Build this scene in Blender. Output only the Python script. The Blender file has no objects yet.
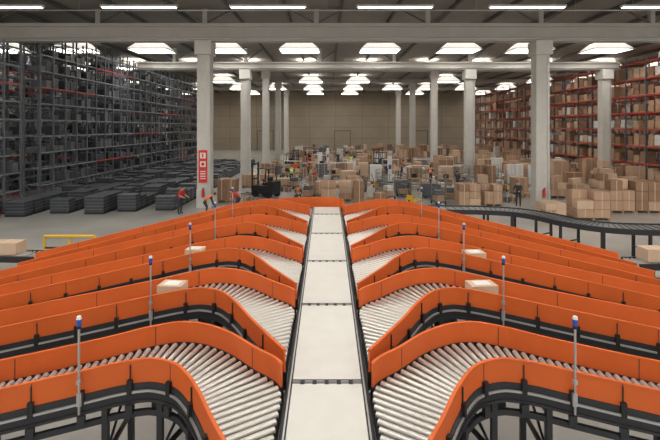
import bpy, math, random
from mathutils import Vector, Matrix
random.seed(11)
S = bpy.context.scene
S.view_settings.view_transform = 'Standard'

# ---------------------------------------------------------------- materials
def mat(name, col, rough=0.6, metal=0.0, emit=0.0, noise=0.0, nscale=4.0, bump=0.0, spec=None):
    m = bpy.data.materials.new(name); m.use_nodes = True
    nt = m.node_tree; b = nt.nodes['Principled BSDF']
    b.inputs['Base Color'].default_value = (*col, 1)
    b.inputs['Roughness'].default_value = rough
    b.inputs['Metallic'].default_value = metal
    if spec is not None: b.inputs['Specular IOR Level'].default_value = spec
    if emit > 0:
        b.inputs['Emission Color'].default_value = (*col, 1)
        b.inputs['Emission Strength'].default_value = emit
    if noise > 0 or bump > 0:
        tc = nt.nodes.new('ShaderNodeTexCoord')
        n = nt.nodes.new('ShaderNodeTexNoise'); n.inputs['Scale'].default_value = nscale
        n.inputs['Detail'].default_value = 5
        nt.links.new(tc.outputs['Object'], n.inputs['Vector'])
        if noise > 0:
            r = nt.nodes.new('ShaderNodeValToRGB')
            r.color_ramp.elements[0].position = 0.3; r.color_ramp.elements[1].position = 0.7
            r.color_ramp.elements[0].color = (*[max(0, c*(1-noise)) for c in col], 1)
            r.color_ramp.elements[1].color = (*[min(1, c*(1+noise)) for c in col], 1)
            nt.links.new(n.outputs['Fac'], r.inputs['Fac'])
            nt.links.new(r.outputs['Color'], b.inputs['Base Color'])
        if bump > 0:
            bm = nt.nodes.new('ShaderNodeBump'); bm.inputs['Strength'].default_value = bump
            nt.links.new(n.outputs['Fac'], bm.inputs['Height'])
            nt.links.new(bm.outputs['Normal'], b.inputs['Normal'])
    return m

M = {}
M['orange'] = mat('orange_powder_coat', (0.66, 0.128, 0.024), 0.5, noise=0.07, nscale=1.2, spec=.35)
M['steel_dark'] = mat('dark_frame_steel', (0.035, 0.037, 0.042), 0.45, 0.3)
M['black'] = mat('black_rubber', (0.012, 0.012, 0.013), 0.6)
M['roller'] = mat('zinc_roller', (0.60, 0.585, 0.555), 0.32, 0.55)
M['belt'] = mat('white_belt', (0.64, 0.63, 0.60), 0.45, noise=0.04, nscale=3)
M['alu'] = mat('aluminium', (0.50, 0.50, 0.50), 0.35, 0.6)
M['floor'] = mat('polished_concrete_floor', (0.42, 0.41, 0.39), 0.25, noise=0.12, nscale=0.35, bump=0.02)
M['wallb'] = mat('beige_concrete_panel', (0.34, 0.285, 0.215), 0.8, noise=0.08, nscale=0.3)
M['seam'] = mat('panel_joint', (0.14, 0.115, 0.09), 0.8)
M['column'] = mat('precast_concrete', (0.56, 0.545, 0.51), 0.75, noise=0.06, nscale=1.5, bump=0.05)
M['beam'] = mat('roof_beam_concrete', (0.50, 0.485, 0.45), 0.75, noise=0.06, nscale=1.0)
M['roof'] = mat('roof_deck', (0.30, 0.285, 0.26), 0.7, noise=0.06, nscale=0.5)
M['purlin'] = mat('purlin_steel', (0.13, 0.13, 0.125), 0.55, 0.2)
M['sky'] = mat('skylight_diffuser', (1.0, 0.955, 0.88), 0.5, emit=9.5)
M['skyside'] = mat('skylight_flare_glow', (0.9, 0.86, 0.80), 0.5, emit=0.9)
M['lamp'] = mat('lamp_tube', (1.0, 0.97, 0.92), 0.5, emit=6.0)
M['rackblue'] = mat('rack_upright', (0.13, 0.145, 0.17), 0.45, 0.2)
M['rackgrey'] = mat('rack_beam_grey', (0.24, 0.255, 0.28), 0.45, 0.2)
M['rackred'] = mat('rack_beam_red', (0.50, 0.04, 0.03), 0.5)
M['tote'] = mat('dark_tote', (0.05, 0.056, 0.068), 0.45, noise=0.25, nscale=3)
M['tote2'] = mat('grey_tote', (0.11, 0.118, 0.135), 0.4)
M['grate'] = mat('steel_grating', (0.22, 0.22, 0.225), 0.4, 0.4)
M['card'] = mat('cardboard', (0.46, 0.30, 0.20), 0.8, noise=0.10, nscale=1.2)
M['card2'] = mat('cardboard_light', (0.60, 0.43, 0.31), 0.8, noise=0.08, nscale=1.2)
M['card3'] = mat('cardboard_dark', (0.29, 0.17, 0.105), 0.8, noise=0.10, nscale=1.2)
M['tape'] = mat('packing_tape', (0.58, 0.45, 0.33), 0.4)
M['white'] = mat('white_plastic', (0.72, 0.72, 0.70), 0.5)
M['wood'] = mat('pallet_wood', (0.40, 0.27, 0.16), 0.8, noise=0.15, nscale=5)
M['red'] = mat('sign_red', (0.65, 0.03, 0.02), 0.5)
M['blue'] = mat('blue_lens', (0.02, 0.08, 0.42), 0.3)
M['yellow'] = mat('safety_yellow', (0.72, 0.44, 0.03), 0.5)
M['skin'] = mat('skin', (0.55, 0.33, 0.24), 0.6)
M['hair'] = mat('hair', (0.04, 0.025, 0.018), 0.7)
M['trouser'] = mat('trousers', (0.035, 0.04, 0.06), 0.8)
M['shirt_d'] = mat('dark_shirt', (0.05, 0.055, 0.07), 0.8)
M['vest_o'] = mat('hivis_orange', (0.95, 0.20, 0.03), 0.7)
M['vest_y'] = mat('hivis_yellow', (0.65, 0.80, 0.05), 0.7)
M['shirt_r'] = mat('red_shirt', (0.55, 0.04, 0.03), 0.8)
M['shoe'] = mat('shoes', (0.02, 0.02, 0.02), 0.6)
M['reflect'] = mat('reflective_tape', (0.75, 0.75, 0.72), 0.4)

# ---------------------------------------------------------------- mesh builder
class MB:
    def __init__(s): s.v = []; s.f = []; s.m = []; s.mats = []; s.sm = []
    def mi(s, k):
        if k not in s.mats: s.mats.append(k)
        return s.mats.index(k)
    def add(s, vs, fs, k, smooth=False):
        o = len(s.v); s.v += [tuple(x) for x in vs]; i = s.mi(k)
        for f in fs: s.f.append(tuple(a+o for a in f)); s.m.append(i); s.sm.append(smooth)
    def box(s, c, d, k, rz=0.0):
        x, y, z = [a/2 for a in d]; ca, sa = math.cos(rz), math.sin(rz); vs = []
        for dz in (-z, z):
            for dx, dy in ((-x,-y),(x,-y),(x,y),(-x,y)):
                vs.append((c[0]+dx*ca-dy*sa, c[1]+dx*sa+dy*ca, c[2]+dz))
        s.add(vs, [(3,2,1,0),(4,5,6,7),(0,1,5,4),(1,2,6,5),(2,3,7,6),(3,0,4,7)], k)
    def cyl(s, p0, p1, r, k, n=8, r1=None, caps=True):
        p0 = Vector(p0); p1 = Vector(p1); d = (p1-p0).normalized()
        a = d.orthogonal().normalized(); b = d.cross(a); r1 = r if r1 is None else r1
        vs = []
        for p, rr in ((p0, r), (p1, r1)):
            for i in range(n):
                t = 2*math.pi*i/n; vs.append(p+a*math.cos(t)*rr+b*math.sin(t)*rr)
        s.add(vs, [(i, (i+1) % n, (i+1) % n+n, i+n) for i in range(n)], k, True)
        if caps:
            s.add(vs[:n], [tuple(range(n-1, -1, -1))], k); s.add(vs[n:], [tuple(range(n))], k)
    def beam(s, p0, p1, w, h, k):
        p0 = Vector(p0); p1 = Vector(p1); d = (p1-p0).normalized()
        up = Vector((0,0,1)) if abs(d.z) < 0.95 else Vector((0,1,0))
        a = d.cross(up).normalized(); b = a.cross(d).normalized(); vs = []
        for p in (p0, p1):
            for i, j in ((-1,-1),(1,-1),(1,1),(-1,1)): vs.append(p+a*i*w/2+b*j*h/2)
        s.add(vs, [(0,1,2,3),(7,6,5,4),(0,4,5,1),(1,5,6,2),(2,6,7,3),(3,7,4,0)], k)
    def sweep(s, pts, prof, k):
        n = len(prof); vs = []
        for i, p in enumerate(pts):
            a = pts[max(0, i-1)]; b = pts[min(len(pts)-1, i+1)]
            t = Vector((b[0]-a[0], b[1]-a[1], 0)).normalized(); nn = Vector((-t.y, t.x, 0))
            for o, z in prof: vs.append((p[0]+nn.x*o, p[1]+nn.y*o, p[2]+z))
        fs = []
        for i in range(len(pts)-1):
            for j in range(n):
                fs.append((i*n+j, i*n+(j+1) % n, (i+1)*n+(j+1) % n, (i+1)*n+j))
        fs.append(tuple(range(n-1, -1, -1))); fs.append(tuple((len(pts)-1)*n+j for j in range(n)))
        s.add(vs, fs, k)
    def frustum(s, w0, d0, z0, w1, d1, z1, k):
        vs = [(-w0/2,-d0/2,z0),(w0/2,-d0/2,z0),(w0/2,d0/2,z0),(-w0/2,d0/2,z0),(-w1/2,-d1/2,z1),(w1/2,-d1/2,z1),(w1/2,d1/2,z1),(-w1/2,d1/2,z1)]
        s.add(vs, [(0,1,5,4),(1,2,6,5),(2,3,7,6),(3,0,4,7)], k)
    def ell(s, c, r, k, nu=12, nv=8, R=None):
        vs = []; fs = []
        for j in range(nv+1):
            ph = math.pi*j/nv
            for i in range(nu):
                th = 2*math.pi*i/nu
                p = Vector((r[0]*math.sin(ph)*math.cos(th), r[1]*math.sin(ph)*math.sin(th), r[2]*math.cos(ph)))
                if R: p = R @ p
                vs.append(Vector(c)+p)
        for j in range(nv):
            for i in range(nu):
                fs.append((j*nu+i, (j+1)*nu+i, (j+1)*nu+(i+1) % nu, j*nu+(i+1) % nu))
        s.add(vs, fs, k, True)
    def obj(s, name, loc=(0,0,0), rz=0.0, parent=None, recalc=True):
        me = bpy.data.meshes.new(name); me.from_pydata(s.v, [], s.f)
        for k in s.mats: me.materials.append(M[k])
        me.polygons.foreach_set('material_index', s.m); me.polygons.foreach_set('use_smooth', s.sm)
        me.update()
        if recalc:
            import bmesh
            bm = bmesh.new(); bm.from_mesh(me); bmesh.ops.recalc_face_normals(bm, faces=bm.faces); bm.to_mesh(me); bm.free()
        o = bpy.data.objects.new(name, me); S.collection.objects.link(o)
        o.location = loc; o.rotation_euler = (0, 0, rz)
        if parent: o.parent = parent
        return o

def catmull(pts, per=8):
    out = []; n = len(pts)
    for i in range(n-1):
        p0 = pts[max(0, i-1)]; p1 = pts[i]; p2 = pts[i+1]; p3 = pts[min(n-1, i+2)]
        for j in range(per):
            t = j/per
            out.append(tuple(0.5*((2*b)+(-a+c)*t+(2*a-5*b+4*c-d)*t*t+(-a+3*b-3*c+d)*t**3)
                       for a, b, c, d in zip(p0, p1, p2, p3)))
    out.append(tuple(pts[-1])); return out

# ---------------------------------------------------------------- room shell
XL, XR, YF, YB, ZR = -34.0, 46.0, -14.0, 100.0, 13.25
b = MB(); b.box(((XL+XR)/2, (YF+YB)/2, -0.1), (XR-XL, YB-YF, 0.2), 'floor'); b.obj('floor')
b = MB(); b.box(((XL+XR)/2, (YF+YB)/2, ZR+0.15), (XR-XL, YB-YF, 0.3), 'roof')
b.obj('ceiling')
b = MB()
x = XL+2.0
while x < XR:
    b.beam((x, YF, ZR-0.15), (x, YB, ZR-0.15), 0.16, 0.28, 'purlin'); x += 3.66
b.obj('roof_purlins')
def wall(name, p0, p1, t=0.25):
    b = MB(); p0 = Vector(p0); p1 = Vector(p1); L = (p1-p0).length; d = (p1-p0)/L
    b.beam(p0+Vector((0,0,ZR/2)), p1+Vector((0,0,ZR/2)), t, ZR, 'wallb')
    n = Vector((-d.y, d.x, 0))
    k = 0.0
    while k < L:
        for sgn in (1, -1):
            b.beam(p0+d*k+n*sgn*(t/2+0.005), p0+d*k+n*sgn*(t/2+0.005)+Vector((0,0,ZR)), 0.06, 0.02, 'seam')
        k += 6.0
    for z in (2.6, 5.2, 7.8, 10.4):
        for sgn in (1, -1):
            b.beam(p0+n*sgn*(t/2+0.004)+Vector((0,0,z)), p1+n*sgn*(t/2+0.004)+Vector((0,0,z)), 0.015, 0.05, 'seam')
    return b.obj(name)
wall('wall_back', (XL, YB+0.13, 0), (XR, YB+0.13, 0))
wall('wall_left', (XL-0.13, YF, 0), (XL-0.13, YB, 0))
wall('wall_right', (XR+0.13, YF, 0), (XR+0.13, YB, 0))
for i, x in enumerate((-14, 3.5, 21)):
    b = MB(); b.box((0, 0, 2.1), (3.4, 0.08, 4.2), 'wallb')
    for z in range(1, 8): b.box((0, -0.05, z*0.52), (3.3, 0.03, 0.03), 'seam')
    for sx in (-1.78, 1.78): b.box((sx, -0.02, 2.15), (0.16, 0.16, 4.3), 'seam')
    b.box((0, -0.02, 4.38), (3.72, 0.16, 0.16), 'seam')
    b.obj('door_%d' % (i+1), (x, YB-0.12, 0))

# columns
ROWS = [28.9, 43.3, 57.7, 72.1, 86.5]
def column(x, y, top):
    b = MB(); w = 0.86
    b.box((0, 0, top/2), (w, w*0.9, top), 'column')
    b.box((0, 0, top-.45), (w*1.25, w*1.4, 0.9), 'column')
    b.box((0, 0, 0.6), (w+0.06, w*0.9+0.06, 1.2), 'column')
    b.box((w*0.35, -w*0.48, 5.0), (0.07, 0.07, 10.0), 'alu')
    return b.obj('concrete_column', (x, y, 0))
for y in ROWS:
    for x in (-8.0, 14.0): column(x, y, 10.83 if y < 50 else 12.5)
    column(-31.5, y, 10.83 if y < 30 else 12.5)
for y in ROWS[1:]: column(27.3 if y < 50 else 37.8, y, 10.83 if y < 50 else 12.5)
def girder(name, y, x0, x1, z0, z1, pipe=True):
    b = MB(); L = x1-x0; cx = (x0+x1)/2; h = z1-z0
    b.box((cx, 0, z0+h*.1), (L, .75, h*.2), 'beam'); b.box((cx, 0, (z0+z1)/2), (L, .35, h*.7), 'beam'); b.box((cx, 0, z1-h*.09), (L, .8, h*.18), 'beam')
    if pipe: b.cyl((x0, -.45, z0+.14), (x1, -.45, z0+.14), .06, 'alu')
    b.obj(name, (0, y, 0))
girder('roof_beam', 28.9, XL, XR, 10.84, 11.98)
girder('roof_beam', 14.5, XL, XR, 10.84, 11.98); girder('roof_beam', 0.1, XL, XR, 10.84, 11.98)
girder('roof_beam', 43.3, -18.6, 28.6, 10.84, 11.6)
for y in ROWS[2:]: girder('roof_beam', y, XL, XR, 12.5, 13.0, False)
for y in (28.9, 43.3):
    b = MB()
    for x in (-22, -15, -8, -.7, 6.6, 14, 21.3):
        if y > 40 and x < -18: continue
        z0 = 11.98 if y < 30 else 11.6
        b.box((x, 0, (z0+12.97)/2), (.3, .3, 12.97-z0), 'beam')
        for sx in (-1, 1): b.beam((x, 0, z0+.05), (x+sx*1.6, 0, 12.9), .09, .09, 'purlin')
    b.obj('roof_beam_strut', (0, y, 0))
for y in (18.6, 22.6, 26.6, 36.5, 49.3):
    b = MB(); x0 = -18.8 if y > 30 else XL; x1 = 28.8 if y > 30 else XR
    b.cyl((x0, 0, 12.3), (x1, 0, 12.3), 0.05, 'alu')
    x = x0+1
    while x < x1:
        b.cyl((x, 0, 12.3), (x, 0, 12.95), 0.015, 'alu', 5); x += 3.0
    b.obj('sprinkler_pipe', (0, y, 0))
for y, xs in ((24.6, (-25.5, -18, -10.5, -3.3, 3.8, 11.2, 18.6, 26)), (47.0, (-14.5, -7, .4, 7.8, 15.2, 22.6))):
    b = MB()
    for xx in xs:
        b.box((xx, 0, 12.0), (4.3, 0.26, 0.12), 'white'); b.box((xx, 0, 11.92), (4.1, 0.2, 0.05), 'lamp')
        for s_ in (-1.5, 1.5): b.cyl((xx+s_, 0, 12.05), (xx+s_, 0, 12.98), 0.01, 'alu', 4)
    b.obj('ceiling_lamp_row', (0, y, 0))
# skylights; flared white reflectors emit a little so they look lit
for y in (1.5, 8.0, 16.8, 40.3, 52.5, 68.0, 81.0, 93.0):
    for x in (-29.5, -23.0, -16.0, -9.3, -2.5, 4.8, 12.0, 18.5, 25.5, 33.0, 40.0):
        if y > 60 and (x in (-23.0, -9.3, 4.8+7.2, 25.5) and y != 81.0): continue
        b = MB(); drop = .75
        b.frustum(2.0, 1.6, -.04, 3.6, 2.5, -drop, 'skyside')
        b.box((0, 0, -drop+.06), (3.45, 2.35, 0.03), 'sky')
        for sx in (-1, 1): b.box((sx*1.78, 0, -drop), (.08, 2.6, .1), 'white')
        for sy in (-1, 1): b.box((0, sy*1.25, -drop), (3.6, .08, .1), 'white')
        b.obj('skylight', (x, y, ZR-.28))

# ---------------------------------------------------------------- chute conveyors (sorter climbs gently away)
Z0 = 2.6
def inc(y): return -1.25+0.0432*y
pairs = [((-.62,-2.2),(-.60,-2.15)), ((-1.0,-1.65),(-.60,-1.5)), ((-1.3,-1.2),(-.60,-.8)),
         ((-1.6,-.7),(-.63,-.1)), ((-1.85,-.35),(-1.1,.35)), ((-2.1,-.1),(-1.6,.80)),
         ((-2.45,.03),(-2.2,1.08)), ((-2.9,.03),(-2.9,1.03)), ((-3.4,-.08),(-3.5,.84))]
LANES = [(6.2, .20, 8.6), (8.65, .25, 8.6), (11.1, .38, 8.6), (13.55, .55, 8.6), (16.0, .75, 8.6)]
def zs(x, y): return Z0-0.12*max(0.0, abs(x)-2.5)+inc(y)
def chute(Y0, s, xe, sg):
    pr = list(pairs)
    for k in range(1, 6):
        t = k/5; dx = (xe-3.5)*t
        pr.append(((-3.4-dx, -.08-s*dx-.02), (-3.5-dx, .84-s*dx-.04)))
    N = [(-sg*p[0][0], Y0+p[0][1]) for p in pr]; O = [(-sg*p[1][0], Y0+p[1][1]) for p in pr]
    N = catmull(N, 8); O = catmull(O, 8)
    N = [(p[0], p[1], zs(*p)) for p in N]; O = [(p[0], p[1], zs(*p)) for p in O]
    b = MB()
    g0 = 3*8
    def guard(P, side):
        b.sweep(P, [(-.014, .02), (.014, .02), (.014, .34), (-.014, .34)], 'orange')
        b.sweep(P, [(-.022, .335), (.022, .335), (.022, .36), (-.022, .36)], 'orange')
        b.sweep(P, [(-.03, -.20), (.03, -.20), (.03, .03), (-.03, .03)], 'steel_dark')
        b.sweep(P, [(-.05, -.24), (.05, -.24), (.05, -.20), (-.05, -.20)], 'steel_dark')
        b.sweep(P, [(side*.05-.012, -.09), (side*.05+.012, -.09), (side*.05+.012, -.06), (side*.05-.012, -.06)], 'alu')
        acc = 0; cnt = 0
        for i in range(1, len(P)):
            acc += (Vector(P[i])-Vector(P[i-1])).length
            if acc > 0.62:
                acc = 0; cnt += 1; t = Vector(P[i])-Vector(P[i-1]); a = math.atan2(t.y, t.x)
                nn = Vector((-math.sin(a), math.cos(a), 0))*side*.045
                b.box((P[i][0]+nn.x, P[i][1]+nn.y, P[i][2]+.0), (.07, .05, .20), 'black', a)
                if cnt % 2: b.box((P[i][0]+nn.x*.6, P[i][1]+nn.y*.6, P[i][2]+.12), (.012, .02, .36), 'steel_dark', a)
                b.box((P[i][0]+nn.x*1.3, P[i][1]+nn.y*1.3, P[i][2]-.3), (.10, .06, .14), 'steel_dark', a)
                if cnt % 3 == 1: b.box((P[i][0], P[i][1], P[i][2]+.19), (.012, .032, .335), 'steel_dark', a)
    sideN = -1 if sg > 0 else 1
    guard(N, sideN); guard(O[g0:], -sideN)
    vs = []; fs = []
    for i in range(len(N)):
        vs += [(N[i][0], N[i][1], N[i][2]-.13), (O[i][0], O[i][1], O[i][2]-.13)]
    for i in range(len(N)-1): fs.append((2*i, 2*i+1, 2*i+3, 2*i+2))
    b.add(vs, fs, 'black')  # black pan added to put shade into the gaps between rollers
    Cn = [((N[i][0]+O[i][0])/2, (N[i][1]+O[i][1])/2) for i in range(len(N))]
    acc = 0; step = .118; last = 0.0
    for i in range(1, len(N)):
        seg = max((Vector(O[i])-Vector(O[i-1])).length*.75, (Vector(N[i])-Vector(N[i-1])).length*.75,
                  (Vector(Cn[i])-Vector(Cn[i-1])).length)
        a0 = acc; acc += seg
        while last+step <= acc:
            last += step; t = (last-a0)/seg
            p = Vector(N[i-1]).lerp(Vector(N[i]), t); q = Vector(O[i-1]).lerp(Vector(O[i]), t)
            d = (q-p)
            if d.length < .2: continue
            d.normalize(); b.cyl(p+d*.035, q-d*.045, .042, 'roller', 10)
            b.cyl(q-d*.05, q-d*.03, .02, 'black', 6)
    for i in (14, 30, 46, 60, 76, 92, len(N)-3):
        if i >= len(N): continue
        p = N[i]; q = O[i]
        b.beam((p[0], p[1], p[2]-.28), (q[0], q[1], q[2]-.28), .08, .10, 'steel_dark')
        b.beam((p[0], p[1], p[2]*.4), (q[0], q[1], q[2]*.4), .05, .06, 'steel_dark')
        for w in (p, q):
            b.box((w[0], w[1], (w[2]-.22)/2), (.08, .08, w[2]-.22), 'steel_dark')
            b.box((w[0], w[1], .01), (.18, .18, .02), 'steel_dark')
        b.beam((p[0], p[1], p[2]*.4), (q[0], q[1], q[2]-.3), .03, .03, 'steel_dark')
    for off in (-.40,):
        b.sweep([(p[0], p[1], p[2]+off) for p in N[10:]], [(-.03,-.04),(.03,-.04),(.03,.04),(-.03,.04)], 'steel_dark')
        b.sweep([(p[0], p[1], p[2]+off) for p in O[g0+4:]], [(-.03,-.04),(.03,-.04),(.03,.04),(-.03,.04)], 'steel_dark')
    m = N[50]; n2 = O[50]; cx, cy = (m[0]+n2[0])/2, (m[1]+n2[1])/2; zz = zs(cx, cy)
    b.box((cx, cy, zz-.40), (.42, .26, .22), 'steel_dark'); b.cyl((cx-.2, cy, zz-.6), (cx+.25, cy, zz-.6), .1, 'black', 10)
    b.obj('chute_conveyor')
    return N, O
paths = {}
for li, (Y0, s, xe) in enumerate(LANES):
    for sg in (-1, 1): paths[(li, sg)] = chute(Y0, s, xe, sg)

for li in range(0, 5):
    for sg in (-1, 1):
        N, O = paths[(li, sg)]
        i = min(range(len(N)), key=lambda k: abs(abs(N[k][0])-3.38))
        p = N[i]; b = MB()
        b.cyl((0, 0, -.2), (0, 0, .98), .016, 'alu', 8)
        b.box((0, .03, .0), (.06, .08, .18), 'alu'); b.box((0, 0, .25), (.05, .05, .06), 'alu')
        b.cyl((0, 0, .98), (0, 0, 1.02), .03, 'black', 10)
        b.cyl((0, 0, 1.02), (0, 0, 1.11), .034, 'blue', 12)
        b.cyl((0, 0, 1.11), (0, 0, 1.15), .036, 'white', 12, .026)
        b.obj('signal_light_pole', (p[0], p[1]-.09, p[2]))

# ---------------------------------------------------------------- central sorter
b = MB(); W = .485
segs = [1.0, 3.75, 6.2, 8.65, 11.1, 13.55, 16.0, 17.2]
for a, c in zip(segs, segs[1:]):
    b.box((0, (a+c)/2, Z0+.0), (2*W, c-a-.06, .07), 'belt')
    b.cyl((-W, a, Z0-.0), (W, a, Z0-.0), .022, 'steel_dark')
    b.box((0, a+.05, Z0+.037), (2*W, .02, .006), 'steel_dark')
    for k in range(5): b.box((-W+.14+k*.17, a-.01, Z0+.037), (.06, .07, .014), 'steel_dark')
    b.box((0, (a+c)/2, Z0-.12), (2*W, c-a, .1), 'black')
for sx in (-1, 1):
    b.box((sx*(W+.03), 9.1, Z0-.06), (.05, 16.2, .2), 'steel_dark')
    b.box((sx*(W+.075), 9.1, Z0-.10), (.04, 16.2, .12), 'steel_dark')
    b.box((sx*(W+.03), 9.1, Z0+.045), (.02, 16.2, .012), 'alu')
    for y in [1.5+1.225*i for i in range(13)]:
        b.box((sx*(W-.03), y, (Z0-.15)/2), (.1, .1, Z0-.15), 'steel_dark')
        b.box((sx*(W-.03), y, .01), (.22, .22, .02), 'steel_dark')
for y in [1.5+1.225*i for i in range(13)]:
    b.box((0, y, Z0-.25), (2*W, .08, .1), 'steel_dark'); b.box((0, y, 1.0), (2*W, .06, .06), 'steel_dark')
pts = catmull([(.60, 16.1, Z0), (.62, 16.9, Z0), (.3, 17.35, Z0), (-.5, 17.5, Z0), (-1.2, 17.45, Z0), (-1.9, 17.25, Z0)], 6)
b.sweep(pts, [(-.014, -.1), (.014, -.1), (.014, .36), (-.014, .36)], 'orange')
for p in (pts[8], pts[-2]): b.box((p[0], p[1], (Z0-.1)/2), (.08, .06, Z0-.1), 'steel_dark')
b.v = [(v[0], v[1], v[2]+inc(v[1])*min(1.0, max(0, v[2]-.02)/2.2)) for v in b.v]
b.obj('sorter_belt_conveyor')

def carton(b, c, d, k, rz=0):
    b.box(c, d, k, rz)
    b.box((c[0], c[1], c[2]+.0), (d[0]*.12, d[1]+.006, d[2]+.006), 'tape', rz)
for li, sg, ax, dx in ((1, -1, 3.2, .50), (1, 1, 3.2, .55), (2, -1, 3.4, .42), (2, 1, 3.7, .5)):
    N, O = paths[(li, sg)]
    i = min(range(len(N)), key=lambda k: abs(abs(N[k][0])-ax))
    c = (Vector(N[i])+Vector(O[i]))/2; b = MB()
    h = .28
    carton(b, (0, 0, h/2), (dx, .38, h), 'card2', 0)
    b.box((0, .0, h+.004), (dx*.6, .24, .006), 'white')
    b.obj('cardboard_box', (c.x, c.y+.05, c.z+.065), .1*sg)

# ---------------------------------------------------------------- side conveyors (lower level)
def lowconv(name, pts, w, z, guardk='steel_dark', rollers=True, belt=None, legstep=1.9, gh=.05):
    P = catmull([(p[0], p[1], z) for p in pts], 8); b = MB()
    for o in (-w/2, w/2):
        b.sweep(P, [(o-.03, -.16), (o+.03, -.16), (o+.03, gh), (o-.03, gh)], guardk)
    if belt: b.sweep(P, [(-w/2+.03, -.05), (w/2-.03, -.05), (w/2-.03, 0.0), (-w/2+.03, 0.0)], belt)
    acc = 0; leg = 1e9
    for i in range(1, len(P)):
        t = Vector(P[i])-Vector(P[i-1]); L = t.length; t.normalize(); n = Vector((-t.y, t.x, 0))
        acc += L; leg += L
        if belt:
            c = Vector(P[i]); b.beam(c-n*(w/2-.04)+Vector((0,0,.01)), c+n*(w/2-.04)+Vector((0,0,.01)), .04, .02, 'steel_dark')
        if rollers:
            k = max(1, int(L/.11))
            for j in range(k):
                c = Vector(P[i-1])+t*L*(j+.5)/k
                b.cyl(c-n*(w/2-.03), c+n*(w/2-.03), .03, 'roller', 6)
        if leg > legstep:
            leg = 0
            for o in (-w/2, w/2):
                c = Vector(P[i])+n*o; b.box((c.x, c.y, (z-.1)/2), (.09, .09, z-.1), 'steel_dark')
                b.box((c.x, c.y, .01), (.2, .2, .02), 'steel_dark')
            a = Vector(P[i])+n*w/2; c = Vector(P[i])-n*w/2
            b.beam((a.x, a.y, z*.4), (c.x, c.y, z*.4), .05, .05, 'steel_dark')
    b.obj(name)
lowconv('grey_belt_conveyor', [(4.6, 20.9), (7.0, 20.8), (8.6, 20.3), (9.5, 19.3), (10.1, 18.0), (11.2, 17.1), (13.4, 16.8), (18, 16.7)], 1.15, 1.38, rollers=False, belt='grate', legstep=1.2)
lowconv('roller_conveyor', [(-16.5, 15.6), (-14, 15.5), (-11.5, 15.4), (-9.9, 15.3)], .8, .8)
lowconv('roller_conveyor', [(10.0, 14.5), (11.5, 14.6), (14, 14.7), (16.5, 14.7)], .8, .8)
lowconv('roller_conveyor', [(-16.5, 13.2), (-14, 13.1), (-9.7, 12.8)], .8, .8)
lowconv('roller_conveyor', [(9.6, 12.4), (12, 12.5), (14, 12.5), (16.5, 12.5)], .8, .8)
for x, y, w in ((-11.2, 15.4, 1.0), (-12.6, 15.45, .8), (-10.4, 12.9, .7), (10.8, 14.6, .7), (11.6, 12.5, .7), (12.2, 14.65, .6)):
    b = MB(); carton(b, (0, 0, .2), (w, .55, .40), 'card2'); b.obj('cardboard_box', (x, y, .85))
b = MB()
for k in range(3): b.cyl((-1.0+k*1.0, 0, 0), (-1.0+k*1.0, 0, .9), .05, 'yellow', 10)
b.cyl((-1.0, 0, .88), (1.0, 0, .88), .06, 'yellow', 10); b.cyl((-1.0, 0, .42), (1.0, 0, .42), .04, 'steel_dark', 10)
b.obj('safety_barrier', (-10.3, 17.6, 0))

# ---------------------------------------------------------------- racks
def rack(name, x0, depth, y0, y1, bay, lvl, top, beamk, fill, kinds, face):
    b = MB(); y = y0; ys = []
    while y <= y1+.01: ys.append(y); y += bay
    xs = (x0, x0-face*depth)
    for yy in ys:
        for xx in xs: b.box((xx, yy, top/2), (.10, .10, top), 'rackblue')
        z = .4; k = 0
        while z < top-.9:
            a, c = (xs[0], xs[1]) if k % 2 == 0 else (xs[1], xs[0])
            b.beam((a, yy, z), (c, yy, z+.9), .03, .03, 'rackblue'); z += .9; k += 1
    for i in range(len(ys)-1):
        ym = (ys[i]+ys[i+1])/2; z = .12; li = 0
        while z < top-.1:
            last = z+lvl > top-.1
            grey = beamk != 'rackred'
            kk = 'rackred' if (not grey or (li*3+int(i/5)) % 7 == 0) else 'rackgrey'
            for xx in xs: b.box((xx, ym, z), (.05, bay-.09, .09 if grey else .13), kk)
            if grey:
                for q in (.25, .5, .75): b.box((x0-face*depth/2, ys[i]+bay*q, z), (depth, .04, .04), 'rackgrey')
            else: b.box(((xs[0]+xs[1])/2, ym, z+.03), (depth, bay-.1, .03), 'wood')
            if random.random() < fill and not last:
                n = 2 if bay < 2 else 3
                for q in range(n):
                    if random.random() < (.25 if grey else .12): continue
                    hh = (lvl-.3)*random.uniform(.35, .85) if grey else (lvl-.42)*random.uniform(.5, 1)
                    ww = (bay-.2)/n*random.uniform(.75, .95)
                    k = random.choice(kinds); yq = ys[i]+.1+(q+.5)*(bay-.2)/n
                    dd = depth*.92
                    if not grey:
                        b.box((x0-face*depth/2, yq, z+.12), (dd, ww, .12), 'wood')
                        m = 2
                        for u in range(m):
                            b.box((x0-face*depth/2, yq, z+.19+hh*(u+.5)/m*.93), (dd*random.uniform(.9, 1), ww*random.uniform(.9, 1), hh/m*.9), k)
                    else:
                        b.box((x0-face*depth/2, yq, z+.06+hh/2), (dd, ww, hh), k)
                        b.box((x0-face*depth/2, yq, z+.06+hh), (dd+.04, ww+.03, .05), 'tote2')
            z += lvl; li += 1
    b.obj(name)
dk = ['tote', 'tote', 'tote2']
for i, x0 in enumerate((-19.5, -23.8, -28.1)):
    rack('tote_storage_rack', x0, 1.1, 29.9, 72.0, 1.45, 1.12, 12.1, 'rackgrey', .62, dk, 1)
    rack('tote_storage_rack', x0, 1.1, 22.2, 28.1, 1.45, 1.12, 10.5, 'rackgrey', .62, dk, 1)
ck = ['card', 'card', 'card3', 'card2', 'card3', 'card3', 'card', 'white']
rack('pallet_storage_rack', 30.0, 1.2, 33.0, 92.0, 2.8, 1.62, 12.1, 'rackred', .93, ck, -1)
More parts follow.
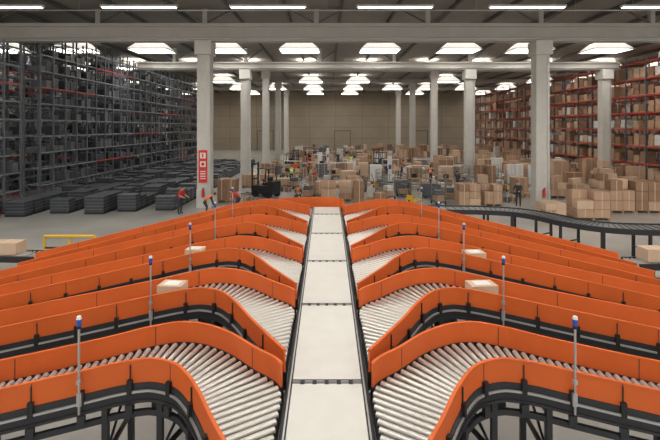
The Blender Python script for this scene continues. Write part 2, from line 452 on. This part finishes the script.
rack('pallet_storage_rack', 34.4, 1.2, 33.0, 92.0, 2.8, 1.62, 12.1, 'rackred', .9, ck, -1)

def craterow(x, y0, y1):
    b = MB(); y = y0
    while y < y1:
        h = random.choice((.75, .75, .95, .6))
        b.box((x, y, .06), (1.15, .75, .12), 'black')
        n = int(round(h/.19))
        for k in range(n):
            b.box((x, y, .12+.19*k+.08), (1.12, .74, .155), 'tote'); b.box((x, y, .12+.19*k+.17), (1.18, .78, .03), 'tote2')
        y += .92
    b.obj('plastic_container_row')
for x, y0, y1 in ((-18.2, 26, 62), (-16.2, 27.0, 62), (-14.0, 26.8, 60), (-12.4, 27.6, 58), (-10.2, 28.0, 40), (-10.6, 42, 62)):
    craterow(x, y0, y1)

# ---------------------------------------------------------------- pallets of cartons
def stack(x, y, w, d, h, rz=0, k=None, nx=2, ny=2, nz=3, name='pallet_of_cardboard_boxes', jit=True):
    b = MB()
    for i in range(5): b.box((0, -d/2+d*(i+.5)/5, .135), (w, d/5*.7, .022), 'wood')
    for i in (-1, 0, 1): b.box((i*(w/2-.06), 0, .07), (.1, d, .10), 'wood')
    for i in (-1, 0, 1): b.box((i*(w/2-.06), 0, .01), (.1, d, .02), 'wood')
    hz = (h-.15)/nz
    base = random.choice(('card', 'card', 'card2', 'card3'))
    for iz in range(nz):
        for ix in range(nx):
            for iy in range(ny):
                if jit and iz == nz-1 and nz > 1 and random.random() < .25: continue
                kk = k or (base if random.random() < .7 else random.choice(('card', 'card2', 'card3')))
                cx = -w/2+w*(ix+.5)/nx; cy = -d/2+d*(iy+.5)/ny; cz = .15+hz*(iz+.5)
                b.box((cx, cy, cz), (w/nx-.025, d/ny-.025, hz-.02), kk)
                b.box((cx, cy, cz), (.05, d/ny-.018, hz-.014), 'tape')
    return b.obj(name, (x, y, 0), rz)
FIX = [(-7.0, 31.2, 1.3, 1.2, 1.6), (.1, 29.8, 1.0, 1.0, 1.6), (1.3, 31.6, .9, 1.0, 1.4), (2.1, 29.4, .7, .8, 1.7), (3.5, 29.2, .8, .8, .9),
       (9.3, 29.2, 1.4, 1.2, 1.5), (11.0, 29.6, 1.2, 1.1, 1.4), (12.2, 32.6, 1.2, 1.1, 1.0),
       (15.0, 25.3, 1.8, 1.3, 1.6), (13.0, 25.6, 1.2, 1.2, .9), (18.0, 27.4, 1.5, 1.3, 2.0), (19.6, 27.4, 1.5, 1.3, 1.9), (21.2, 27.5, 1.5, 1.3, 2.0),
       (16.2, 27.8, 1.3, 1.2, 1.1), (-.9, 34.2, 1.1, 1.1, 1.5), (-5.0, 36.6, 1.2, 1.2, 1.3), (-6.8, 38.6, 1.2, 1.2, 1.1),
       (17.0, 33, 1.3, 1.2, 1.6), (18.8, 33.2, 1.3, 1.2, 1.4), (20.8, 33.1, 1.3, 1.2, 1.8), (22.8, 33, 1.4, 1.2, 1.5), (24.5, 32, 1.3, 1.2, 1.8)]
for f in FIX:
    stack(*f, rz=random.uniform(-.1, .1), nx=2 if f[2] > 1 else 1, nz=3 if f[4] > 1.3 else 2)
occ = [(f[0], f[1]) for f in FIX]

P = [(-2.1, 31.0, .5, 'crouch', 'vest_o'), (-8.9, 26.6, 1.2, 'work', 'shirt_r'), (-5.6, 27.6, -1.9, 'bend', 'shirt_r'), (-7.2, 26.2, 1.8, 'bend', 'vest_o'),
     (-5.6, 45, .4, 'walk', 'vest_y'), (12.7, 29.2, -.6, 'work', 'shirt_d'), (9.6, 40.8, 2.6, 'walk', 'vest_o'), (3, 55, 3.0, 'stand', 'vest_y'),
     (8.0, 47.2, 1.0, 'work', 'vest_o'), (-2, 47.6, -1.0, 'stand', 'vest_o'), (1.5, 61, .2, 'walk', 'shirt_d'), (6, 66, .8, 'stand', 'vest_y'),
     (-3.3, 40.9, 3.1, 'work', 'vest_y'), (10.5, 35.4, 3.1, 'work', 'shirt_d'), (-1.0, 37.5, 1.3, 'walk', 'shirt_r')]
FORK = [(-4.2, 53, 1.2, 'orange'), (6.6, 54.0, 2.0, 'steel_dark'), (-3.0, 68, .4, 'red'), (23.8, 50, 1.7, 'orange'), (-4.6, 33.2, 2.6, 'steel_dark')]
TAB = [(7.9, 37.5), (10.5, 37.0), (2.5, 45), (-3.4, 42.5), (-.2, 51.5), (9.8, 45.0), (3.6, 71), (-4, 75), (4.2, 61), (-2.0, 62.5), (1.0, 40.5), (6.5, 44.5)]
WRAP = [(4.6, 41.5), (-1.2, 58)]
JACK = [(6.2, 31.0, .8), (4.8, 38.3, 0), (15, 37, 1), (-1.6, 39.6, 2)]
BIN = [(6.0, 35), (7.8, 33.0), (2.6, 36), (5, 48.5), (-5.4, 48.5), (-3.8, 58.5)]
KEEP1 = [p[:2] for p in P]+[p[:2] for p in JACK]+BIN+TAB
KEEP2 = [p[:2] for p in FORK]+WRAP+[(5.8, 41.5), (.1, 58)]
def free(x, y, r, r1=1.75, r2=2.7):
    if min(abs(x+8), abs(x-14), abs(x-27.3)) < 1.6 and min(abs(y-r_) for r_ in ROWS) < 1.6: return False
    return all(math.hypot(x-a, y-c) > r for a, c in occ) and all(math.hypot(x-a, y-c) > r1 for a, c in KEEP1) and all(math.hypot(x-a, y-c) > r2 for a, c in KEEP2)
n = 0; tries = 0
while n < 230 and tries < 12000:
    tries += 1
    left = random.random() > .55
    if not left: x = random.uniform(7.5, 27.0); y = random.uniform(32, 84)
    else: x = random.uniform(-6.5, 7.5); y = random.uniform(33, 90)
    if not free(x, y, 1.75): continue
    occ.append((x, y)); n += 1
    w = random.choice((.8, 1.0, 1.2, 1.3)); h = random.choice((.7, .95, 1.3, 1.5, 1.8) if left else (.9, 1.3, 1.6, 1.9, 2.2))
    rr = random.random()
    stack(x, y, w, random.choice((.8, 1.1)), h, random.uniform(-.2, .2), nx=random.choice((1, 2)), ny=random.choice((1, 2)), nz=random.choice((1, 2, 3)),
          k=('white' if rr < .10 else ('tote2' if rr < (.32 if left else .16) else None)))
def loose(x, y):
    b = MB()
    for i in range(random.choice((2, 3, 4))):
        w = random.uniform(.3, .55); h = random.uniform(.2, .45); a = i*2.1
        k = random.choice(('card', 'card2', 'card3', 'card2', 'tote2', 'white')); rz = random.uniform(-.5, .5)
        b.box((.42*math.cos(a), .42*math.sin(a), h/2), (w, w*.8, h), k, rz)
        b.box((.42*math.cos(a), .42*math.sin(a), h/2), (.05, w*.8+.01, h+.006), 'tape', rz)
    b.obj('loose_cardboard_boxes', (x, y, 0))
def cage(x, y, rz):
    b = MB(); b.box((0, 0, .2), (.8, .7, .05), 'steel_dark')
    for sx in (-.38, .38):
        for sy in (-.33, .33): b.cyl((sx, sy, .2), (sx, sy, 1.75), .022, 'grate', 6); b.cyl((sx, sy-.02, .09), (sx, sy+.02, .09), .09, 'black', 10); b.cyl((sx, sy, .1), (sx, sy, .2), .02, 'steel_dark', 6)
    for z in (.5, .8, 1.1, 1.4, 1.74):
        for sx in (-.38, .38): b.cyl((sx, -.33, z), (sx, .33, z), .013, 'grate', 5)
        b.cyl((-.38, .33, z), (.38, .33, z), .013, 'grate', 5)
    b.box((0, 0, .42), (.62, .55, .38), 'card'); b.box((.05, 0, .78), (.5, .5, .32), random.choice(('white', 'card2', 'tote2')))
    b.obj('roll_cage_trolley', (x, y, 0), rz)
n = tries = 0
while n < 90 and tries < 9000:
    tries += 1; x = random.uniform(-6.5, 16); y = random.uniform(29.5, 66)
    if y < 31 and -3.5 < x < -1: continue
    if not free(x, y, 1.35, 1.45, 2.3): continue
    occ.append((x, y)); n += 1
    if n % 2: loose(x, y)
    else: cage(x, y, random.uniform(0, 3))

# ---------------------------------------------------------------- equipment
def wrapper(x, y):
    b = MB(); b.cyl((0, 0, 0), (0, 0, .09), .85, 'steel_dark', 24); b.box((1.15, 0, .06), (.9, .5, .12), 'steel_dark')
    b.box((1.3, 0, 1.25), (.35, .45, 2.4), 'white'); b.box((1.02, 0, 1.1), (.2, .35, .55), 'steel_dark')
    b.box((1.3, -.25, 1.5), (.25, .05, .4), 'blue')
    b.box((0, 0, .16), (1.1, .9, .12), 'wood'); b.box((0, 0, .95), (1.05, .85, 1.45), 'white')
    b.obj('stretch_wrapping_machine', (x, y, 0))
for p in WRAP: wrapper(*p)
def forklift(x, y, rz, c='orange'):
    b = MB(); b.box((0, 0, .55), (1.9, 1.05, .6), c); b.box((-.75, 0, .95), (.5, 1.0, .5), 'steel_dark')
    b.box((-.15, 0, .98), (.5, .5, .14), 'black'); b.box((-.4, 0, 1.25), (.1, .5, .45), 'black')
    for sx in (-.7, .45):
        for sy in (-.45, .45): b.beam((sx, sy, .85), (sx*.8, sy*.95, 2.1), .06, .06, 'steel_dark')
    b.box((-.1, 0, 2.13), (1.15, 1.0, .06), 'steel_dark')
    for sx in (-.65, .6):
        for sy in (-.5, .5): b.cyl((sx, sy-.09, .26), (sx, sy+.09, .26), .26, 'black', 16)
    for sy in (-.35, .35):
        b.box((1.05, sy, 1.3), (.1, .09, 2.5), 'steel_dark'); b.box((1.65, sy*.8, .1), (1.15, .12, .05), 'steel_dark')
    for z in (.4, 1.3, 2.4): b.box((1.05, 0, z), (.06, .75, .1), 'steel_dark')
    b.cyl((.35, 0, .85), (.2, 0, 1.2), .03, 'black'); b.cyl((.2, 0, 1.18), (.18, 0, 1.22), .17, 'black', 14)
    b.obj('forklift', (x, y, 0), rz)
for f in FORK: forklift(*f)
def table(x, y, rz=0):
    b = MB(); b.box((0, 0, .87), (1.8, .8, .05), 'wood')
    for sx in (-.84, .84):
        for sy in (-.34, .34): b.box((sx, sy, .425), (.06, .06, .85), 'steel_dark')
    b.box((0, 0, .25), (1.7, .7, .03), 'alu'); b.box((.5, .1, 1.06), (.4, .3, .32), 'card2'); b.box((-.45, .15, 1.08), (.45, .05, .35), 'black')
    b.box((-.45, .15, .91), (.12, .12, .06), 'black')
    for sx in (-.84, .84): b.box((sx, .36, 1.4), (.05, .05, 1.1), 'alu')
    b.box((0, .36, 1.93), (1.74, .2, .05), 'white')
    b.obj('packing_table', (x, y, 0), rz)
for x, y in TAB: table(x, y, random.uniform(-.15, .15))
def pjack(x, y, rz):
    b = MB()
    for sy in (-.2, .2): b.box((0, sy, .09), (1.15, .15, .05), 'yellow'); b.cyl((.5, sy-.04, .04), (.5, sy+.04, .04), .04, 'black')
    b.box((-.62, 0, .3), (.16, .5, .45), 'yellow'); b.cyl((-.7, -.05, .1), (-.7, .05, .1), .1, 'black', 12)
    b.cyl((-.68, 0, .45), (-.95, 0, 1.15), .025, 'steel_dark'); b.cyl((-.95, -.14, 1.15), (-.95, .14, 1.15), .025, 'black')
    b.obj('pallet_jack', (x, y, 0), rz)
for j in JACK: pjack(*j)
def bin_(x, y):
    b = MB(); w, d, h = 1.2, 1.0, .8
    for sx in (-.5, .5):
        for sy in (-.4, .4): b.box((sx, sy, .06), (.15, .15, .12), 'black')
    b.box((0, 0, .14), (w, d, .05), 'tote2')
    for sx in (-1, 1): b.box((sx*w/2, 0, .14+h/2), (.05, d, h), 'tote2')
    for sy in (-1, 1): b.box((0, sy*d/2, .14+h/2), (w, .05, h), 'tote2')
    for sx in (-.4, 0, .4): b.box((sx, -d/2-.03, .5), (.04, .03, h-.1), 'tote')
    b.box((0, 0, .55), (w-.08, d-.08, .5), 'black'); b.obj('plastic_bulk_bin', (x, y, 0))
for q in BIN: bin_(*q)

b = MB(); b.box((0, 0, 0), (.55, .04, 2.1), 'red')
b.box((0, -.025, .70), (.36, .01, .36), 'white'); b.box((0, -.025, .15), (.36, .01, .36), 'white')
b.box((0, -.032, .70), (.10, .01, .26), 'red'); b.cyl((0, -.03, .15), (0, -.04, .15), .11, 'red', 12)
for k in range(4): b.box((0, -.025, -.33-.15*k), (.34, .01, .06), 'white')
b.obj('fire_extinguisher_sign', (-8.02, 28.9-.47, 2.7))
for x in (-8.0, 14.0):
    b = MB(); b.cyl((0, 0, .25), (0, 0, .72), .08, 'red', 12); b.cyl((0, 0, .72), (0, 0, .80), .08, 'red', 12, .03)
    b.cyl((0, 0, .80), (0, 0, .86), .03, 'black'); b.box((.04, 0, .87), (.12, .03, .02), 'black'); b.cyl((.06, 0, .84), (.1, 0, .35), .012, 'black')
    b.box((0, .09, .5), (.1, .04, .5), 'black'); b.obj('fire_extinguisher', (x, 28.9-.535, .45))

# ---------------------------------------------------------------- people
def person(x, y, rz, pose='stand', top='vest_o', legs='trouser', female=False):
    J = dict(pel=(0,0,.95), wst=(0,0,1.12), chs=(0,.0,1.32), nk=(0,0,1.48), hd=(0,-.01,1.56),
             ls=(.19,0,1.42), le=(.26,.02,1.13), lw=(.27,-.10,.90), rs=(-.19,0,1.42), re=(-.26,.02,1.13), rw=(-.27,-.10,.90),
             lh=(.10,0,.90), lk=(.11,-.02,.50), la=(.11,.02,.09), lt=(.12,-.15,.05), rh=(-.10,0,.90), rk=(-.11,-.02,.50), ra=(-.11,.02,.09), rt=(-.12,-.15,.05))
    if pose == 'walk':
        J.update(lk=(.11,-.16,.52), la=(.11,-.25,.10), lt=(.11,-.42,.06), rk=(-.11,.06,.50), ra=(-.11,.34,.16), rt=(-.11,.22,.06),
                 le=(.25,.14,1.15), lw=(.26,.08,.90), re=(-.25,-.08,1.15), rw=(-.24,-.28,1.02))
    if pose == 'work':
        J.update(chs=(0,-.08,1.30), nk=(0,-.14,1.45), hd=(0,-.19,1.51), ls=(.19,-.11,1.39), rs=(-.19,-.11,1.39),
                 le=(.25,-.18,1.14), lw=(.16,-.42,1.08), re=(-.25,-.18,1.14), rw=(-.16,-.42,1.06))
    if pose == 'bend':
        J.update(pel=(0,.12,.86), wst=(0,.0,1.0), chs=(0,-.18,1.10), nk=(0,-.34,1.16), hd=(0,-.42,1.17), ls=(.18,-.28,1.12), rs=(-.18,-.28,1.12),
                 le=(.22,-.36,.84), lw=(.16,-.46,.60), re=(-.22,-.36,.84), rw=(-.16,-.46,.60),
                 lh=(.10,.10,.82), rh=(-.10,.10,.82), lk=(.12,-.06,.48), rk=(-.12,-.06,.48), la=(.12,.04,.09), ra=(-.12,.04,.09))
    if pose == 'crouch':
        J.update(pel=(0,.15,.42), wst=(0,.10,.58), chs=(0,-.02,.76), nk=(0,-.12,.91), hd=(0,-.17,.98), ls=(.18,-.08,.86), rs=(-.18,-.08,.86),
                 le=(.24,-.28,.68), lw=(.14,-.46,.55), re=(-.24,-.28,.68), rw=(-.14,-.46,.52),
                 lh=(.11,.12,.40), rh=(-.11,.12,.40), lk=(.18,-.28,.52), rk=(-.16,-.22,.46), la=(.15,.0,.09), ra=(-.15,.06,.12), lt=(.16,-.17,.05), rt=(-.16,-.12,.05))
    R = dict(pel=(.155,.115), wst=(.135,.10), chs=(.17,.115), nk=(.06,.06), hd=(.055,.055), ls=(.075,.075), le=(.05,.05), lw=(.034,.034),
             rs=(.075,.075), re=(.05,.05), rw=(.034,.034), lh=(.105,.105), rh=(.105,.105), lk=(.065,.065), rk=(.065,.065), la=(.045,.045), ra=(.045,.045), lt=(.042,.036), rt=(.042,.036))
    if female:
        for k in ('ls', 'rs'): J[k] = (J[k][0]*.9, J[k][1], J[k][2])
    names = list(J); idx = {k: i for i, k in enumerate(names)}
    E = [('pel','wst'),('wst','chs'),('chs','nk'),('nk','hd'),('chs','ls'),('ls','le'),('le','lw'),('chs','rs'),('rs','re'),('re','rw'),
         ('pel','lh'),('lh','lk'),('lk','la'),('la','lt'),('pel','rh'),('rh','rk'),('rk','ra'),('ra','rt')]
    me = bpy.data.meshes.new('tmp'); me.from_pydata([J[k] for k in names], [(idx[a], idx[c]) for a, c in E], [])
    o = bpy.data.objects.new('tmp', me); S.collection.objects.link(o)
    md = o.modifiers.new('s', 'SKIN'); md.use_smooth_shade = True
    o.modifiers.new('u', 'SUBSURF').levels = 1
    sv = me.skin_vertices[0].data
    for i, k in enumerate(names): sv[i].radius = R[k]; sv[i].use_root = (k == 'pel')
    bpy.context.view_layer.update()
    ev = o.evaluated_get(bpy.context.evaluated_depsgraph_get()); nm = bpy.data.meshes.new_from_object(ev)
    b = MB()
    segm = {}
    for a, c in E:
        if a in ('lh','lk','rh','rk') or c in ('lh','rh'): m = legs
        elif a in ('la','ra'): m = 'shoe'
        elif (a, c) == ('nk','hd'): m = 'skin'
        elif a in ('ls','rs'): m = top if top.startswith('shirt') else 'shirt_d'
        elif a in ('le','re'): m = 'skin' if female or top == 'shirt_r' else 'shirt_d'
        else: m = top
        segm[(a, c)] = m
    vs = [v.co.copy() for v in nm.vertices]; groups = {}
    for p in nm.polygons:
        c = p.center; best = None; bd = 1e9
        for a, q in E:
            A = Vector(J[a]); B = Vector(J[q]); t = max(0, min(1, (c-A).dot(B-A)/(B-A).length_squared)); d = (c-A.lerp(B, t)).length
            if d < bd: bd = d; best = (a, q)
        m = segm[best]
        if m == top and top.startswith('vest') and best == ('wst','chs') and abs((c-Vector(J['wst'])).dot((Vector(J['chs'])-Vector(J['wst'])).normalized())-.08) < .035: m = 'reflect'
        groups.setdefault(m, []).append(tuple(p.vertices))
    o2 = len(b.v); b.v += [tuple(v) for v in vs]
    for m, fs in groups.items():
        i = b.mi(m)
        for f in fs: b.f.append(tuple(q+o2 for q in f)); b.m.append(i); b.sm.append(True)
    bpy.data.objects.remove(o)
    ax = (Vector(J['hd'])-Vector(J['nk'])).normalized()
    tilt = Matrix.Rotation(min(.75, math.atan2(-ax.y, ax.z)*.55), 3, 'X')
    hc = Vector(J['hd'])+tilt @ Vector((0, -.015, .10))
    def hp(v): return hc+tilt @ Vector(v)
    b.ell(hc, (.076, .095, .118), 'skin', 14, 10, tilt)
    b.ell(hp((0, -.035, -.065)), (.05, .055, .05), 'skin', 10, 6, tilt)
    b.ell(hp((0, .018, .03)), (.084, .092, .102), 'hair', 14, 8, tilt)
    if female: b.ell(hp((0, .075, -.04)), (.06, .04, .11), 'hair', 10, 8, tilt)
    b.ell(hp((0, -.10, -.012)), (.013, .02, .024), 'skin', 6, 5, tilt)
    for sx in (-1, 1):
        b.ell(hp((sx*.03, -.088, .005)), (.012, .008, .008), 'white', 6, 4, tilt); b.ell(hp((sx*.03, -.095, .005)), (.005, .004, .006), 'hair', 6, 4, tilt)
        b.ell(hp((sx*.079, .0, -.005)), (.01, .02, .03), 'skin', 6, 5, tilt)
    b.ell(hp((0, -.088, -.055)), (.024, .008, .006), 'shirt_r', 6, 4, tilt)
    for e, w, sx in (('le','lw',1), ('re','rw',-1)):
        A = Vector(J[e]); B = Vector(J[w]); d = (B-A).normalized()
        side = d.cross(Vector((0, 0, 1)))
        side = side.normalized() if side.length > .1 else Vector((0, 1, 0))
        nrm = d.cross(side).normalized()
        Rm = Matrix((side, nrm, d)).transposed()
        b.ell(B+d*.05, (.042, .018, .055), 'skin', 8, 6, Rm)
        for i, L in enumerate((.062, .075, .07, .052)):
            p0 = B+d*.085+side*(-.030+.02*i); p1 = p0+d*L*.5+nrm*.006*sx; p2 = p1+d*L*.4+nrm*.022*sx
            b.cyl(p0, p1, .009, 'skin', 6, .008); b.cyl(p1, p2, .008, 'skin', 6, .006)
        p0 = B+d*.03-side*.035; p1 = p0+d*.03-side*.025; p2 = p1+d*.03-side*.005
        b.cyl(p0, p1, .011, 'skin', 6, .009); b.cyl(p1, p2, .009, 'skin', 6, .007)
    zmin = min(v[2] for v in b.v)
    b.obj('warehouse_worker', (x, y, -zmin), rz)
for i, p in enumerate(P): person(*p, female=(i % 4 == 2))

# ---------------------------------------------------------------- light + camera
w = bpy.data.worlds.new('World'); S.world = w; w.use_nodes = True
w.node_tree.nodes['Background'].inputs['Color'].default_value = (1.0, .97, .93, 1)
w.node_tree.nodes['Background'].inputs['Strength'].default_value = 1.25
cam = bpy.data.cameras.new('camera'); co = bpy.data.objects.new('camera', cam); S.collection.objects.link(co)
co.location = (0, 0, 5.25); co.rotation_euler = (math.radians(90), 0, 0)
cam.sensor_width = 36; cam.lens = 24; cam.shift_x = 0.0045; cam.shift_y = -0.141; cam.clip_end = 400
S.camera = co
